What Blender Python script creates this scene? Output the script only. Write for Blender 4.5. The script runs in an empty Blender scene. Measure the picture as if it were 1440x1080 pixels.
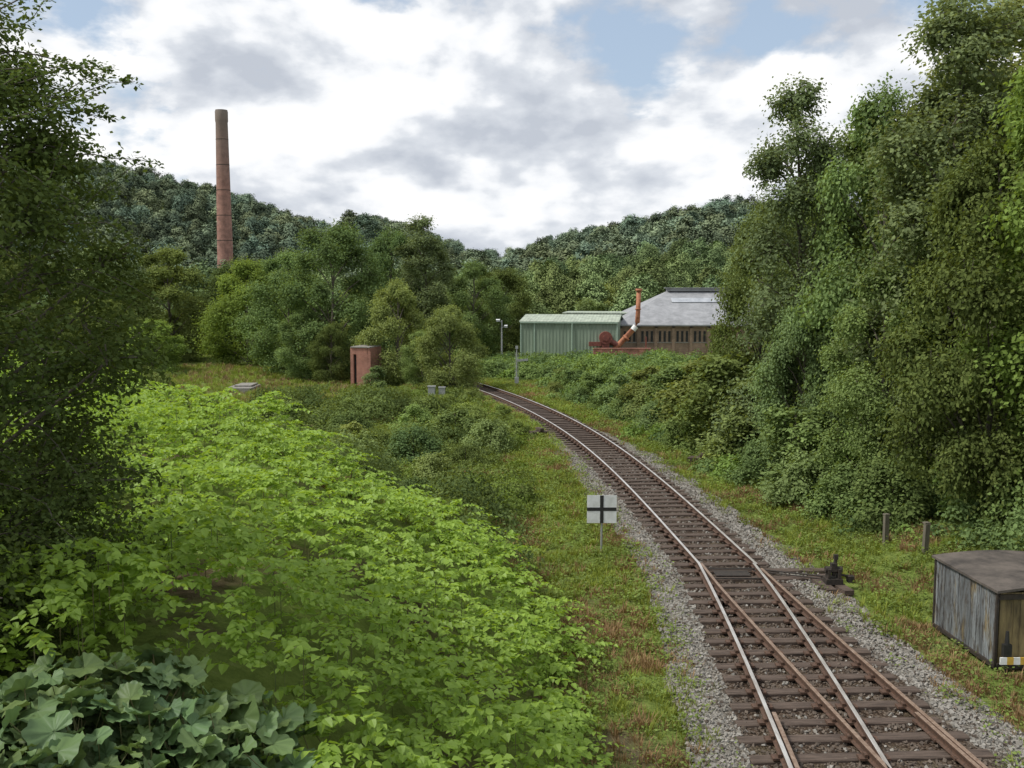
import bpy, math, numpy as np
from math import radians, sin, cos, pi
from mathutils import Vector
rng = np.random.default_rng(7)
sc = bpy.context.scene
COL = sc.collection

# ---------------------------------------------------------------- helpers
def nrm(v):
    return v/np.maximum(np.linalg.norm(v,axis=-1,keepdims=True),1e-9)
def mesh_np(name, V, FL, mats, smooth=False):
    me = bpy.data.meshes.new(name)
    V = np.asarray(V,dtype=np.float32)
    FL=[(np.asarray(f,dtype=np.int32),m) for f,m in FL if len(f)]
    loops = np.concatenate([f.ravel() for f,m in FL])
    tot = np.concatenate([np.full(len(f),f.shape[1],dtype=np.int32) for f,m in FL])
    start = np.concatenate([[0],np.cumsum(tot)[:-1]]).astype(np.int32)
    mi = np.concatenate([np.full(len(f),m,dtype=np.int32) if np.isscalar(m) else np.asarray(m,dtype=np.int32) for f,m in FL])
    me.vertices.add(len(V)); me.vertices.foreach_set('co',V.ravel())
    me.loops.add(len(loops)); me.loops.foreach_set('vertex_index',loops)
    me.polygons.add(len(tot)); me.polygons.foreach_set('loop_start',start)
    me.polygons.foreach_set('loop_total',tot)
    for m in mats: me.materials.append(m)
    me.polygons.foreach_set('material_index',mi)
    me.polygons.foreach_set('use_smooth',np.full(len(tot),smooth,dtype=bool))
    me.update(calc_edges=True)
    return me
def add_obj(name, me, loc=(0,0,0), rot=0, scale=1, parent=None, link=True):
    o = bpy.data.objects.new(name, me)
    o.location=loc; o.rotation_euler=(0,0,rot)
    o.scale=(scale,)*3 if np.isscalar(scale) else scale
    if parent: o.parent=parent
    if link: COL.objects.link(o)
    return o
def empty(name, loc=(0,0,0), rot=0):
    o=bpy.data.objects.new(name,None); o.location=loc; o.rotation_euler=(0,0,rot)
    o.empty_display_size=.3; COL.objects.link(o); return o
class MB:
    def __init__(s): s.V=[]; s.F={}; s.n=0
    def add(s,V,F,m=0):
        V=np.asarray(V,float); F=np.asarray(F,int)+s.n
        s.V.append(V); s.F.setdefault((m,F.shape[1]),[]).append(F); s.n+=len(V)
    def box(s,c,size,rz=0,m=0,rx=0,ry=0):
        x,y,z=[d/2 for d in size]
        P=np.array([[-x,-y,-z],[x,-y,-z],[x,y,-z],[-x,y,-z],[-x,-y,z],[x,-y,z],[x,y,z],[-x,y,z]])
        if rx: P=P@np.array([[1,0,0],[0,cos(rx),sin(rx)],[0,-sin(rx),cos(rx)]])
        if ry: P=P@np.array([[cos(ry),0,-sin(ry)],[0,1,0],[sin(ry),0,cos(ry)]])
        if rz: P=P@np.array([[cos(rz),sin(rz),0],[-sin(rz),cos(rz),0],[0,0,1]])
        s.add(P+np.array(c),[[0,3,2,1],[4,5,6,7],[0,1,5,4],[1,2,6,5],[2,3,7,6],[3,0,4,7]],m)
    def tube(s,pts,rad,n=6,m=0,cap=True):
        pts=np.asarray(pts,float); k=len(pts); rad=np.broadcast_to(rad,(k,))
        T=np.gradient(pts,axis=0)
        T=nrm(T); ref=np.where(np.abs(T[:,2:3])>.9,np.array([[1.,0,0]]),np.array([[0,0,1.]]))
        A=nrm(np.cross(T,ref)); B=np.cross(T,A)
        a=np.arange(n)*2*pi/n
        V=pts[:,None]+rad[:,None,None]*(A[:,None]*np.cos(a)[None,:,None]+B[:,None]*np.sin(a)[None,:,None])
        i=np.arange(k-1)[:,None]*n; j=np.arange(n)[None]; j2=(j+1)%n
        F=np.stack([i+j,i+j2,i+n+j2,i+n+j],-1).reshape(-1,4)
        s.add(V.reshape(-1,3),F,m)
        if cap:
            base=s.n-k*n
            s.F.setdefault((m,n),[]).append(np.array([list(range(base+(k-1)*n,base+k*n)),list(range(base+n-1,base-1,-1))]))
    def mesh(s,name,mats,smooth=False):
        return mesh_np(name,np.concatenate(s.V),[(np.concatenate(f),m) for (m,k),f in s.F.items()],mats,smooth)

def _h(ix,iy,seed):
    v=np.sin(ix*127.1+iy*311.7+seed*74.7)*43758.5453
    return v-np.floor(v)
def vnoise(x,y,seed=0):
    ix=np.floor(x);iy=np.floor(y);fx=x-ix;fy=y-iy
    fx=fx*fx*(3-2*fx);fy=fy*fy*(3-2*fy)
    a=_h(ix,iy,seed);b=_h(ix+1,iy,seed);c=_h(ix,iy+1,seed);d=_h(ix+1,iy+1,seed)
    return (a*(1-fx)+b*fx)*(1-fy)+(c*(1-fx)+d*fx)*fy
def fbm(x,y,seed=0):
    return (vnoise(x,y,seed)+.5*vnoise(x*2.1,y*2.1,seed+3)+.25*vnoise(x*4.3,y*4.3,seed+5))/1.75
def sm(t):
    t=np.clip(t,0,1); return t*t*(3-2*t)

# ---------------------------------------------------------------- materials
def newmat(name):
    m=bpy.data.materials.new(name); m.use_nodes=True; nt=m.node_tree; nt.nodes.clear()
    out=nt.nodes.new('ShaderNodeOutputMaterial'); return m,nt,out
def N(nt,t,**k):
    n=nt.nodes.new(t)
    for a,b in k.items(): setattr(n,a,b)
    return n
def mixc(nt,f,a,b,blend='MIX'):
    n=nt.nodes.new('ShaderNodeMix'); n.data_type='RGBA'; n.blend_type=blend
    for s,v in ((0,f),(6,a),(7,b)):
        if hasattr(v,'links'): nt.links.new(v,n.inputs[s])
        else: n.inputs[s].default_value = v if not isinstance(v,tuple) else (*v,1)[:4]
    return n.outputs[2]
def mth(nt,op,a,b=None,c=None,clamp=False):
    n=nt.nodes.new('ShaderNodeMath'); n.operation=op; n.use_clamp=clamp
    for i,v in enumerate((a,b,c)):
        if v is None: continue
        if hasattr(v,'links'): nt.links.new(v,n.inputs[i])
        else: n.inputs[i].default_value=v
    return n.outputs[0]
def ramp(nt,f,stops):
    n=nt.nodes.new('ShaderNodeValToRGB'); nt.links.new(f,n.inputs[0]); cr=n.color_ramp
    while len(cr.elements)<len(stops): cr.elements.new(.5)
    for e,(p,c) in zip(cr.elements,stops): e.position=p; e.color=(*c,1) if isinstance(c,tuple) else (c,c,c,1)
    return n.outputs[0]
def noise(nt,vec,scale,detail=4,rough=.55,dist=0):
    n=N(nt,'ShaderNodeTexNoise'); n.inputs['Scale'].default_value=scale; n.inputs['Detail'].default_value=detail
    n.inputs['Roughness'].default_value=rough; n.inputs['Distortion'].default_value=dist
    if vec is not None: nt.links.new(vec,n.inputs['Vector'])
    return n.outputs[0]
def leafmat(name,c1,c2,trans=.3,objvar=.45,tcol=None,gloss=0.,big_scale=.45,amp=.9):
    m,nt,out=newmat(name)
    geo=N(nt,'ShaderNodeNewGeometry'); oi=N(nt,'ShaderNodeObjectInfo')
    col=mixc(nt,geo.outputs['Random Per Island'],c1,c2)
    big=noise(nt,geo.outputs['Position'],big_scale,1)
    v=mth(nt,'MULTIPLY_ADD',big,amp,1-amp/2)
    v2=mth(nt,'MULTIPLY_ADD',oi.outputs['Random'],objvar,1-objvar/2)
    v=mth(nt,'MULTIPLY',v,v2)
    r2=mth(nt,'FRACT',mth(nt,'MULTIPLY',oi.outputs['Random'],17.3))
    vm=N(nt,'ShaderNodeVectorMath',operation='SCALE'); nt.links.new(col,vm.inputs[0]); nt.links.new(v,vm.inputs['Scale'])
    tint=mixc(nt,r2,(1.12,1.0,.85),(.93,1.0,1.12)); c=mixc(nt,1.0,vm.outputs[0],tint,'MULTIPLY')
    d=N(nt,'ShaderNodeBsdfDiffuse'); nt.links.new(c,d.inputs[0]); res=d.outputs[0]
    if trans>0:
        t=N(nt,'ShaderNodeBsdfTranslucent'); tc=mixc(nt,1.0,c,tcol or (1.35,1.25,.55),'MULTIPLY'); nt.links.new(tc,t.inputs[0])
        ms=N(nt,'ShaderNodeMixShader'); ms.inputs[0].default_value=trans
        nt.links.new(res,ms.inputs[1]); nt.links.new(t.outputs[0],ms.inputs[2]); res=ms.outputs[0]
    if gloss>0:
        q=N(nt,'ShaderNodeBsdfGlossy'); q.inputs['Roughness'].default_value=.5; q.inputs[0].default_value=(.9,.95,1,1)
        ms=N(nt,'ShaderNodeMixShader'); ms.inputs[0].default_value=gloss
        nt.links.new(res,ms.inputs[1]); nt.links.new(q.outputs[0],ms.inputs[2]); res=ms.outputs[0]
    nt.links.new(res,out.inputs[0])
    return m
def simplemat(name,c1,c2,scale=5,rough=.8,metal=0,bump=.0,stretch=(1,1,1),detail=6,lo=.35,hi=.65,bdist=.02):
    m,nt,out=newmat(name)
    tc=N(nt,'ShaderNodeTexCoord'); mp=N(nt,'ShaderNodeMapping'); mp.inputs['Scale'].default_value=stretch
    nt.links.new(tc.outputs['Object'],mp.inputs[0])
    f=noise(nt,mp.outputs[0],scale,detail,.65)
    c=ramp(nt,f,[(lo,c1),(hi,c2)])
    p=N(nt,'ShaderNodeBsdfPrincipled'); p.inputs['Roughness'].default_value=rough; p.inputs['Metallic'].default_value=metal
    nt.links.new(c,p.inputs['Base Color'])
    if bump:
        b=N(nt,'ShaderNodeBump'); b.inputs['Strength'].default_value=bump; b.inputs['Distance'].default_value=bdist
        nt.links.new(noise(nt,mp.outputs[0],scale*4,5,.7),b.inputs['Height']); nt.links.new(b.outputs[0],p.inputs['Normal'])
    nt.links.new(p.outputs[0],out.inputs[0]); return m

M_leafR = leafmat('leaf_sallow',(.145,.200,.070),(.225,.298,.102),.33)
M_leafK = leafmat('leaf_alder',(.098,.145,.052),(.165,.225,.080),.30)
M_leafB = leafmat('leaf_birch',(.155,.200,.095),(.230,.290,.130),.33)
M_leafG = leafmat('leaf_willow',(.170,.225,.088),(.250,.320,.122),.35)
M_leafY = leafmat('leaf_bright',(.175,.250,.058),(.250,.345,.088),.36)
M_leafD = leafmat('leaf_hawthorn',(.070,.105,.034),(.125,.175,.056),.28)
M_hillhaze  = leafmat('leaf_hill_hazed',(.125,.168,.112),(.175,.225,.142),0,.8,big_scale=.06)  # distance haze painted into the leaf colour: paler and bluer
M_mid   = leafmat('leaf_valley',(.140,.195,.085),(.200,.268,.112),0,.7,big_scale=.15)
M_bram  = leafmat('leaf_bramble',(.150,.205,.062),(.240,.310,.094),.32,.5,big_scale=.8,amp=1.1)
M_knot  = leafmat('leaf_knotweed',(.215,.325,.042),(.320,.460,.074),.42,0,gloss=.02,amp=.38)
M_butter= leafmat('leaf_butterbur',(.110,.180,.065),(.165,.250,.098),.2,.4,(1.2,1.2,.7),gloss=.02)
M_grass = leafmat('grass_blade',(.165,.225,.044),(.26,.32,.08),.3,.0)
M_straw = leafmat('grass_dead',(.20,.14,.08),(.30,.22,.13),.2,.0)
M_bark  = simplemat('bark',(.06,.05,.04),(.15,.13,.10),6,.9,0,0,(1,1,.3))
M_stem  = simplemat('stem',(.10,.15,.04),(.17,.13,.06),6,.7)
M_rust  = simplemat('rail_rust',(.05,.03,.02),(.12,.065,.042),20,.8)
M_steel = simplemat('rail_top_steel',(.45,.41,.38),(.70,.68,.66),8,.35,.5,stretch=(1,.2,1))
M_rusttop = simplemat('rail_top_rusty',(.18,.115,.08),(.32,.235,.18),14,.5,.2)
M_white = simplemat('white_paint',(.58,.59,.57),(.80,.81,.82),3,.5)
M_black = simplemat('black_paint',(.012,.012,.013),(.025,.024,.024),10,.5)
M_galv  = simplemat('galvanised_steel',(.28,.29,.29),(.42,.43,.43),10,.5,.3)
M_iron  = simplemat('dark_iron',(.02,.018,.016),(.06,.045,.035),12,.7,.2)
M_conc  = simplemat('concrete',(.17,.16,.145),(.28,.265,.24),6,.9,0,.3)
M_stone = simplemat('ballast_stone',(.15,.14,.12),(.33,.31,.28),3,.9,0,0,lo=.3,hi=.7)
M_stoneb= simplemat('oily_ballast_stone',(.055,.04,.03),(.15,.12,.095),3,.9,0,0,lo=.3,hi=.7)
M_pipe  = simplemat('rusty_orange_pipe',(.24,.08,.04),(.45,.19,.10),3,.75)
M_slate = simplemat('grey_roof',(.20,.205,.215),(.31,.315,.33),1.2,.8)
M_glass = simplemat('skylight_glass',(.28,.30,.33),(.40,.42,.45),1.5,.5)
M_dark  = simplemat('dark_interior',(.012,.012,.012),(.04,.04,.04),3,.9)

def brickmat(name,c1,c2,mortar,scale=1,dark=None):
    m,nt,out=newmat(name)
    tc=N(nt,'ShaderNodeTexCoord'); sp=N(nt,'ShaderNodeSeparateXYZ'); nt.links.new(tc.outputs['Object'],sp.inputs[0])
    cb=N(nt,'ShaderNodeCombineXYZ'); nt.links.new(mth(nt,'ADD',sp.outputs[0],sp.outputs[1]),cb.inputs[0]); nt.links.new(sp.outputs[2],cb.inputs[1])
    b=N(nt,'ShaderNodeTexBrick'); nt.links.new(cb.outputs[0],b.inputs[0]); b.inputs['Scale'].default_value=scale
    b.inputs['Color1'].default_value=(*c1,1); b.inputs['Color2'].default_value=(*c2,1); b.inputs['Mortar'].default_value=(*mortar,1)
    b.inputs['Brick Width'].default_value=.225; b.inputs['Row Height'].default_value=.075; b.inputs['Mortar Size'].default_value=.008
    f=noise(nt,tc.outputs['Object'],.8,5,.6)
    c=mixc(nt,1.0,b.outputs[0],ramp(nt,f,[(.3,.55),(.7,1.15)]),'MULTIPLY')
    if dark:
        z0,z1,cd=dark
        f2=mth(nt,'ADD',mth(nt,'DIVIDE',mth(nt,'SUBTRACT',sp.outputs[2],z0),z1-z0),mth(nt,'MULTIPLY_ADD',f,.5,-.25),clamp=True)
        c=mixc(nt,f2,c,cd)
    p=N(nt,'ShaderNodeBsdfPrincipled'); p.inputs['Roughness'].default_value=.9
    nt.links.new(c,p.inputs['Base Color']); nt.links.new(p.outputs[0],out.inputs[0]); return m
M_brick = brickmat('red_brick',(.36,.14,.10),(.43,.19,.13),(.28,.2,.17))
M_brickbrown = brickmat('brown_brick',(.24,.155,.105),(.31,.205,.14),(.22,.19,.16))
M_chim = brickmat('chimney_brick',(.30,.14,.105),(.36,.18,.13),(.28,.2,.17),1,(28,50,(.15,.135,.115)))

def corrugated(name,c,pitch,dirt=(.6,1.1)):
    m,nt,out=newmat(name)
    tc=N(nt,'ShaderNodeTexCoord'); sp=N(nt,'ShaderNodeSeparateXYZ'); nt.links.new(tc.outputs['Object'],sp.inputs[0])
    s=mth(nt,'SINE',mth(nt,'MULTIPLY',sp.outputs[0],2*pi/pitch))
    mp=N(nt,'ShaderNodeMapping'); mp.inputs['Scale'].default_value=(1.5,1.5,.25); nt.links.new(tc.outputs['Object'],mp.inputs[0])
    f=noise(nt,mp.outputs[0],1.2,5,.6)
    col=mixc(nt,1.0,c,ramp(nt,f,[(.3,dirt[0]),(.7,dirt[1])]),'MULTIPLY')
    b=N(nt,'ShaderNodeBump'); b.inputs['Distance'].default_value=.03; b.inputs['Strength'].default_value=.5; nt.links.new(s,b.inputs['Height'])
    p=N(nt,'ShaderNodeBsdfPrincipled'); p.inputs['Roughness'].default_value=.6
    nt.links.new(b.outputs[0],p.inputs['Normal']); nt.links.new(col,p.inputs['Base Color']); nt.links.new(p.outputs[0],out.inputs[0]); return m
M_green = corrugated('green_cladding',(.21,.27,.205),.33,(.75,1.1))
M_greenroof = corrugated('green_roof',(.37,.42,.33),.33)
M_greentrim = simplemat('green_trim',(.27,.36,.29),(.32,.42,.34),3,.6)

def ground_mat():
    m,nt,out=newmat('ground_soil_grass')
    geo=N(nt,'ShaderNodeNewGeometry'); P=geo.outputs['Position']
    a=noise(nt,P,.35,5,.6); b=noise(nt,P,3.5,5,.7)
    grass=ramp(nt,b,[(.3,(.10,.135,.034)),(.6,(.17,.22,.056)),(.8,(.22,.24,.095))])
    soil=ramp(nt,b,[(.3,(.07,.052,.034)),(.7,(.17,.135,.085))])
    c=mixc(nt,ramp(nt,a,[(.52,0.),(.66,1.)]),grass,soil)
    bp=N(nt,'ShaderNodeBump'); bp.inputs['Distance'].default_value=.08; nt.links.new(noise(nt,P,9,5,.7),bp.inputs['Height'])
    p=N(nt,'ShaderNodeBsdfDiffuse')
    nt.links.new(c,p.inputs[0]); nt.links.new(bp.outputs[0],p.inputs['Normal']); nt.links.new(p.outputs[0],out.inputs[0]); return m
M_ground=ground_mat()
def ballast_mat():
    m,nt,out=newmat('track_ballast')
    geo=N(nt,'ShaderNodeNewGeometry'); P=geo.outputs['Position']
    at=N(nt,'ShaderNodeAttribute'); at.attribute_name='lat'
    v=N(nt,'ShaderNodeTexVoronoi'); v.inputs['Scale'].default_value=22; nt.links.new(P,v.inputs[0])
    sepc=N(nt,'ShaderNodeSeparateColor'); nt.links.new(v.outputs['Color'],sepc.inputs[0])
    g=ramp(nt,sepc.outputs[0],[(0.,(.13,.12,.10)),(.5,(.235,.22,.195)),(1.,(.36,.34,.305))])
    d=ramp(nt,sepc.outputs[0],[(0.,(.035,.024,.018)),(.6,(.085,.062,.046)),(1.,(.16,.13,.105))])
    n=noise(nt,P,1.3,5,.6)
    edge=mth(nt,'ADD',at.outputs['Fac'],mth(nt,'MULTIPLY_ADD',n,.8,-.4))
    f=ramp(nt,edge,[(0.45,1.),(.85,0.)])
    c=mixc(nt,f,g,d)
    c=mixc(nt,ramp(nt,noise(nt,P,.8,5,.65),[(.52,0.),(.70,.6)]),c,(.13,.11,.07))
    bp=N(nt,'ShaderNodeBump'); bp.inputs['Distance'].default_value=.05; bp.inputs['Strength'].default_value=1; bp.invert=True
    nt.links.new(v.outputs['Distance'],bp.inputs['Height'])
    p=N(nt,'ShaderNodeBsdfDiffuse')
    nt.links.new(c,p.inputs[0]); nt.links.new(bp.outputs[0],p.inputs['Normal']); nt.links.new(p.outputs[0],out.inputs[0]); return m
M_ballast=ballast_mat()
M_sleeper=simplemat('sleeper_timber',(.040,.027,.020),(.125,.090,.070),7,.9,0,.6,(.25,3,1))

# ---------------------------------------------------------------- layout functions
_ty=np.array([-8,5,15.3,21.5,26.5,35,42,50.3,60.3,71.5,85,100.]); _tx=np.array([8.45,7.37,6.5,5.98,5.66,5.15,4.56,3.49,1.52,-1.6,-6.6,-13.6])
_pc=np.polyfit((_ty-40)/40,_tx,6)
def xm(y): return np.polyval(_pc,(np.asarray(y,float)-40)/40)
def xl(y):
    t=np.maximum(26.5-np.asarray(y,float),0); return xm(y)-(.095*t+.0028*t*t)
def ymax(x): return np.interp(x,[-30,-22,-14.6,-9.3,-6,-3,-1.6,0,1.35],[54,50,40,31,28.5,28,27.5,25.5,21])
def g(x,y):
    x=np.asarray(x,float); y=np.asarray(y,float)
    w=6+np.clip(y-15,0,60)*.28
    left=2.95*sm((1.3-x)/w)*(1-sm((y-ymax(np.minimum(x,-3))+1.5)/13))
    right=1.2*sm((x-8.5-np.clip((45-y)*.05,0,2))/6)*(1-sm((y-60)/20))
    n=.25*(fbm(x*.4,y*.4,1)-.5)*sm((np.abs(x-xm(np.clip(y,-8,100)))-3.2)/2)
    val=6*sm((y-150)/260)
    hl=46*np.power(np.clip((-35-x)/120,0,1.),.7)*sm((y-230)/190)
    hr=27*np.power(np.clip((x+5)/80,0,1.),.62)*np.clip((y-130)/230,0,1.)
    far=np.clip((y-650)/500,0,1)*20
    hn=3*(fbm(x*.02,y*.02,9)-.5)*sm((y-180)/100)
    return -.12+left+right+n+np.maximum(val,np.maximum(hl,hr))+hn+far
def kedge(x,y): return np.minimum(1.35-x,(ymax(x)-y)*.6)

# ---------------------------------------------------------------- terrain
ys=np.concatenate([np.arange(-40,60,.6),np.arange(60,130,2),np.arange(130,700,8),np.array([720,800,900,1100,1400,2000,3000])])
xs=np.concatenate([[-2500,-1500,-900,-600],np.arange(-420,-60,10),np.arange(-60,-22,2),np.arange(-22,22,.6),np.arange(22,60,2),np.arange(60,420,10),[420,600,900,1500,2500]])
X,Y=np.meshgrid(xs,ys); Z=g(X,Y)
ny,nx=X.shape; idx=np.arange(ny*nx).reshape(ny,nx)
F=np.stack([idx[:-1,:-1],idx[:-1,1:],idx[1:,1:],idx[1:,:-1]],-1).reshape(-1,4)
add_obj('ground',mesh_np('ground',np.stack([X,Y,Z],-1).reshape(-1,3),[(F,0)],[M_ground],True))

# ---------------------------------------------------------------- railway
track=empty('railway_track')
yy=np.arange(-8,96,.4); rows=[]; lat=[]
offs=np.array([-2.65,-2.15,-1.5,-.7,0,.7,1.5,2.0,2.3,2.8])
for y in yy:
    c=float(xm(y)); L=min(float(xl(y)),c)
    e1=.4*(vnoise(np.array(y*.9),np.array(2.),4)-.5); e2=.7*(vnoise(np.array(y*.5),np.array(9.),5)-.5)
    far=1-.35*sm((y-40)/20)
    for o in offs:
        xx=(L+o*far if o<0 else c+o*far) if o!=0 else (L+c)/2
        if abs(o)>1.9: xx+= e1 if o<0 else e2
        zz=-.055 if -2.2<o<1.9 else (-.08 if o==2.0 else (-.12 if o==2.3 else -.34))
        rows.append((xx,y,zz)); lat.append(min(1,max(0,(abs(o)-.6)/1.2)))
k=len(offs); m_=len(yy); idx=np.arange(k*m_).reshape(m_,k)
F=np.stack([idx[:-1,:-1],idx[:-1,1:],idx[1:,1:],idx[1:,:-1]],-1).reshape(-1,4)
me=mesh_np('ballast_bed',rows,[(F,0)],[M_ballast],True)
at=me.attributes.new('lat','FLOAT','POINT'); at.data.foreach_set('value',np.array(lat,np.float32))
add_obj('ballast_bed',me,parent=track)
mb=MB(); y=-6.
while y<95:
    c=float(xm(y)); l=float(xl(y)); s_=float((xm(y+.5)-xm(y-.5)))
    jl=rng.normal(0,.035)
    if y<26.8:
        a=min(l,c)-1.3+rng.normal(0,.05); b=c+1.3+rng.normal(0,.08)
        if 25.6<y<26.8: b=8.3
        rz=-s_*.6+rng.normal(0,.006)
    else:
        a=c-1.3+jl;b=c+1.3+jl; rz=math.atan2(-s_,1)+rng.normal(0,.008)
    mb.box(((a+b)/2,y,-.065+rng.normal(0,.008)),(b-a,.26+rng.normal(0,.008),.14),rz,0)
    y+=.66+rng.normal(0,.014)
me=mb.mesh('sleepers',[M_sleeper]); o=add_obj('sleepers',me,parent=track)
bv=o.modifiers.new('b','BEVEL'); bv.width=.014; bv.segments=1
def rail(name,fx,y0,y1,topm):
    Yr=np.arange(y0,y1+.01,.5); Xr=fx(Yr)
    prof=np.array([[-.065,0],[.065,0],[.065,.015],[.012,.03],[.012,.10],[.036,.112],[.036,.145],[.03,.152],[-.03,.152],[-.036,.145],[-.036,.112],[-.012,.10],[-.012,.03],[-.065,.015]])
    T=np.stack([np.gradient(Xr,Yr),np.ones_like(Yr)],-1); T=nrm(T); Nn=np.stack([T[:,1],-T[:,0]],-1)
    V=np.zeros((len(Yr),len(prof),3))
    V[:,:,0]=Xr[:,None]+Nn[:,0:1]*prof[None,:,0]; V[:,:,1]=Yr[:,None]+Nn[:,1:2]*prof[None,:,0]; V[:,:,2]=.025+prof[None,:,1]
    n=len(prof); i=np.arange(len(Yr)-1)[:,None]*n; j=np.arange(n)[None]; j2=(j+1)%n
    Fq=np.stack([i+j,i+j2,i+n+j2,i+n+j],-1); V=V.reshape(-1,3)
    top=[6,7,8]; keep=[q for q in range(n) if q not in top]
    me=mesh_np(name,V,[(Fq[:,keep].reshape(-1,4)[:,::-1],0),(Fq[:,top].reshape(-1,4)[:,::-1],1),(np.array([list(range(n))]),0)],[M_rust,topm])
    return add_obj(name,me,parent=track)
rail('rail_outer_left',lambda y:np.minimum(xl(y),xm(y))-.75,-6,95,M_steel)
rail('rail_right_main',lambda y:xm(y)+.75,26.4,95,M_steel)
rail('rail_outer_right',lambda y:xm(y)+.75,-6,26.3,M_rusttop)
rail('rail_switch_right',lambda y:xl(y)+.75-.05*sm((y-24)/3),-6,26.9,M_steel)
rail('rail_switch_left',lambda y:xm(y)-.75+.06*sm((y-24)/3),-6,26.9,M_rusttop)
rail('check_rail_left',lambda y:xl(y)-.75+.1,12.5,17.2,M_rusttop)
rail('check_rail_right',lambda y:xm(y)+.75-.1,12.5,17.2,M_rusttop)
mb=MB()
for y in np.arange(9,60,.66):
    for xx in ([xl(y)-.75,xl(y)+.75,xm(y)-.75,xm(y)+.75] if y<24 else [xm(y)-.75,xm(y)+.75]):
        xx=float(xx); mb.box((xx,y,.03),(.36,.17,.04),0); mb.box((xx-.07,y,.07),(.05,.13,.07),0); mb.box((xx+.07,y,.07),(.05,.13,.07),0)
add_obj('rail_chairs',mb.mesh('rail_chairs',[M_rust]),parent=track)
mb=MB(); c=float(xm(26.3))
mb.box((c,26.3,.07),(1.45,.07,.03)); mb.box((c,25.4,.07),(1.4,.06,.03)); mb.box((c,26.0,.035),(.9,.5,.02))
mb.tube([(c+.6,26.35,.06),(8.1,25.6,.06)],.022,6); mb.tube([(c+.6,26.15,.06),(8.1,25.3,.06)],.018,6)
add_obj('switch_rodding',mb.mesh('switch_rodding',[M_iron]),parent=track)
pl=empty('point_lever',(8.15,24.9,-.05))
mb=MB(); mb.box((0,.3,.03),(.25,1.5,.12),.15); mb.box((-.35,.3,.03),(.25,1.3,.12),.1)
add_obj('timber_base',mb.mesh('timber_base',[M_sleeper]),parent=pl)
mb=MB(); mb.box((-.1,.2,.16),(.42,.34,.14)); mb.box((-.22,.2,.32),(.07,.26,.3)); mb.box((.04,.2,.32),(.07,.26,.3))
mb.tube([(-.09,.2,.28),(-.06,.2,.55),(-.04,.2,.74)],[.05,.05,.04],8); mb.tube([(-.3,.2,.44),(.12,.2,.44)],.08,10)
mb.tube([(.1,.2,.3),(.34,.2,.26)],[.03,.03],8); mb.box((.34,.2,.2),(.16,.16,.16)); mb.box((-.04,.2,.76),(.1,.1,.12)); mb.box((-.09,.2,.5),(.14,.16,.2))
add_obj('lever_frame',mb.mesh('lever_frame',[M_iron]),parent=pl)

# ---------------------------------------------------------------- cross sign
sx,sy=2.55,28.6
sz=float(g(sx,sy)); sg=empty('railway_sign',(sx,sy,sz))
mb=MB(); mb.box((0,0,1.27),(.84,.012,.80)); add_obj('sign_plate',mb.mesh('sign_plate',[M_white]),parent=sg)
mb=MB(); mb.box((0,-.009,1.27),(.84,.005,.10)); mb.box((0,-.0125,1.27),(.10,.005,.80)); add_obj('black_cross',mb.mesh('black_cross',[M_black]),parent=sg)
mb=MB(); mb.tube([(0,.035,-.1),(0,.035,1.6)],.03,10); mb.box((0,.018,1.48),(.3,.02,.05)); mb.box((0,.018,1.08),(.3,.02,.05))
add_obj('post',mb.mesh('post',[M_galv]),parent=sg)

# ---------------------------------------------------------------- weathered van body
def plank_mat():
    m,nt,out=newmat('peeling_painted_planks')
    tc=N(nt,'ShaderNodeTexCoord'); geo=N(nt,'ShaderNodeNewGeometry')
    mp=N(nt,'ShaderNodeMapping'); mp.inputs['Scale'].default_value=(3,3,.7); nt.links.new(tc.outputs['Object'],mp.inputs[0])
    a=noise(nt,mp.outputs[0],1.3,7,.7); b=noise(nt,mp.outputs[0],5,6,.7)
    c=ramp(nt,a,[(.34,(.055,.05,.045)),(.42,(.12,.13,.135)),(.53,(.19,.205,.215)),(.6,(.16,.15,.12)),(.67,(.26,.20,.10))])
    c=mixc(nt,1.0,c,ramp(nt,geo.outputs['Random Per Island'],[(0.,.6),(1.,1.2)]),'MULTIPLY')
    c=mixc(nt,ramp(nt,b,[(.48,0.),(.62,.9)]),c,(.045,.035,.028))
    p=N(nt,'ShaderNodeBsdfPrincipled'); p.inputs['Roughness'].default_value=.85
    nt.links.new(c,p.inputs['Base Color']); nt.links.new(p.outputs[0],out.inputs[0]); return m
M_plank=plank_mat()
M_plankend=simplemat('ochre_planks',(.08,.06,.03),(.26,.20,.09),3,.85,0,.3,(2,2,.4))
M_roofold=simplemat('tarred_roof',(.045,.038,.033),(.12,.10,.085),2,.8,0,.4)
vb=empty('goods_van_body',(9.55,19.6,-.1),.07)
mb=MB(); Lg=2.5; Wd=2.4; Hh=1.5
n=int(Lg/.125)
for i in range(n): mb.box((rng.normal(0,.007),(i+.5)*.125,.08+Hh/2+rng.normal(0,.008)),(.03,.117,Hh))
add_obj('side_planks',mb.mesh('side_planks',[M_plank]),parent=vb)
mb=MB()
for i in range(int(Wd/.14)): mb.box((.03+(i+.5)*.14,rng.normal(0,.004),.08+Hh/2),(.134,.03,Hh))
for i in range(int(Wd/.14)): mb.box((.03+(i+.5)*.14,Lg,.08+Hh/2),(.134,.03,Hh))
for i in range(n): mb.box((Wd,(i+.5)*.125,.08+Hh/2),(.03,.119,Hh))
add_obj('end_planks',mb.mesh('end_planks',[M_plankend]),parent=vb)
mb=MB()
for (a,b) in ((0,0),(0,Lg),(Wd,0),(Wd,Lg)): mb.box((a-.02 if a==0 else a+.02,b,.06+Hh/2),(.05,.06,Hh+.02))
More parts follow.
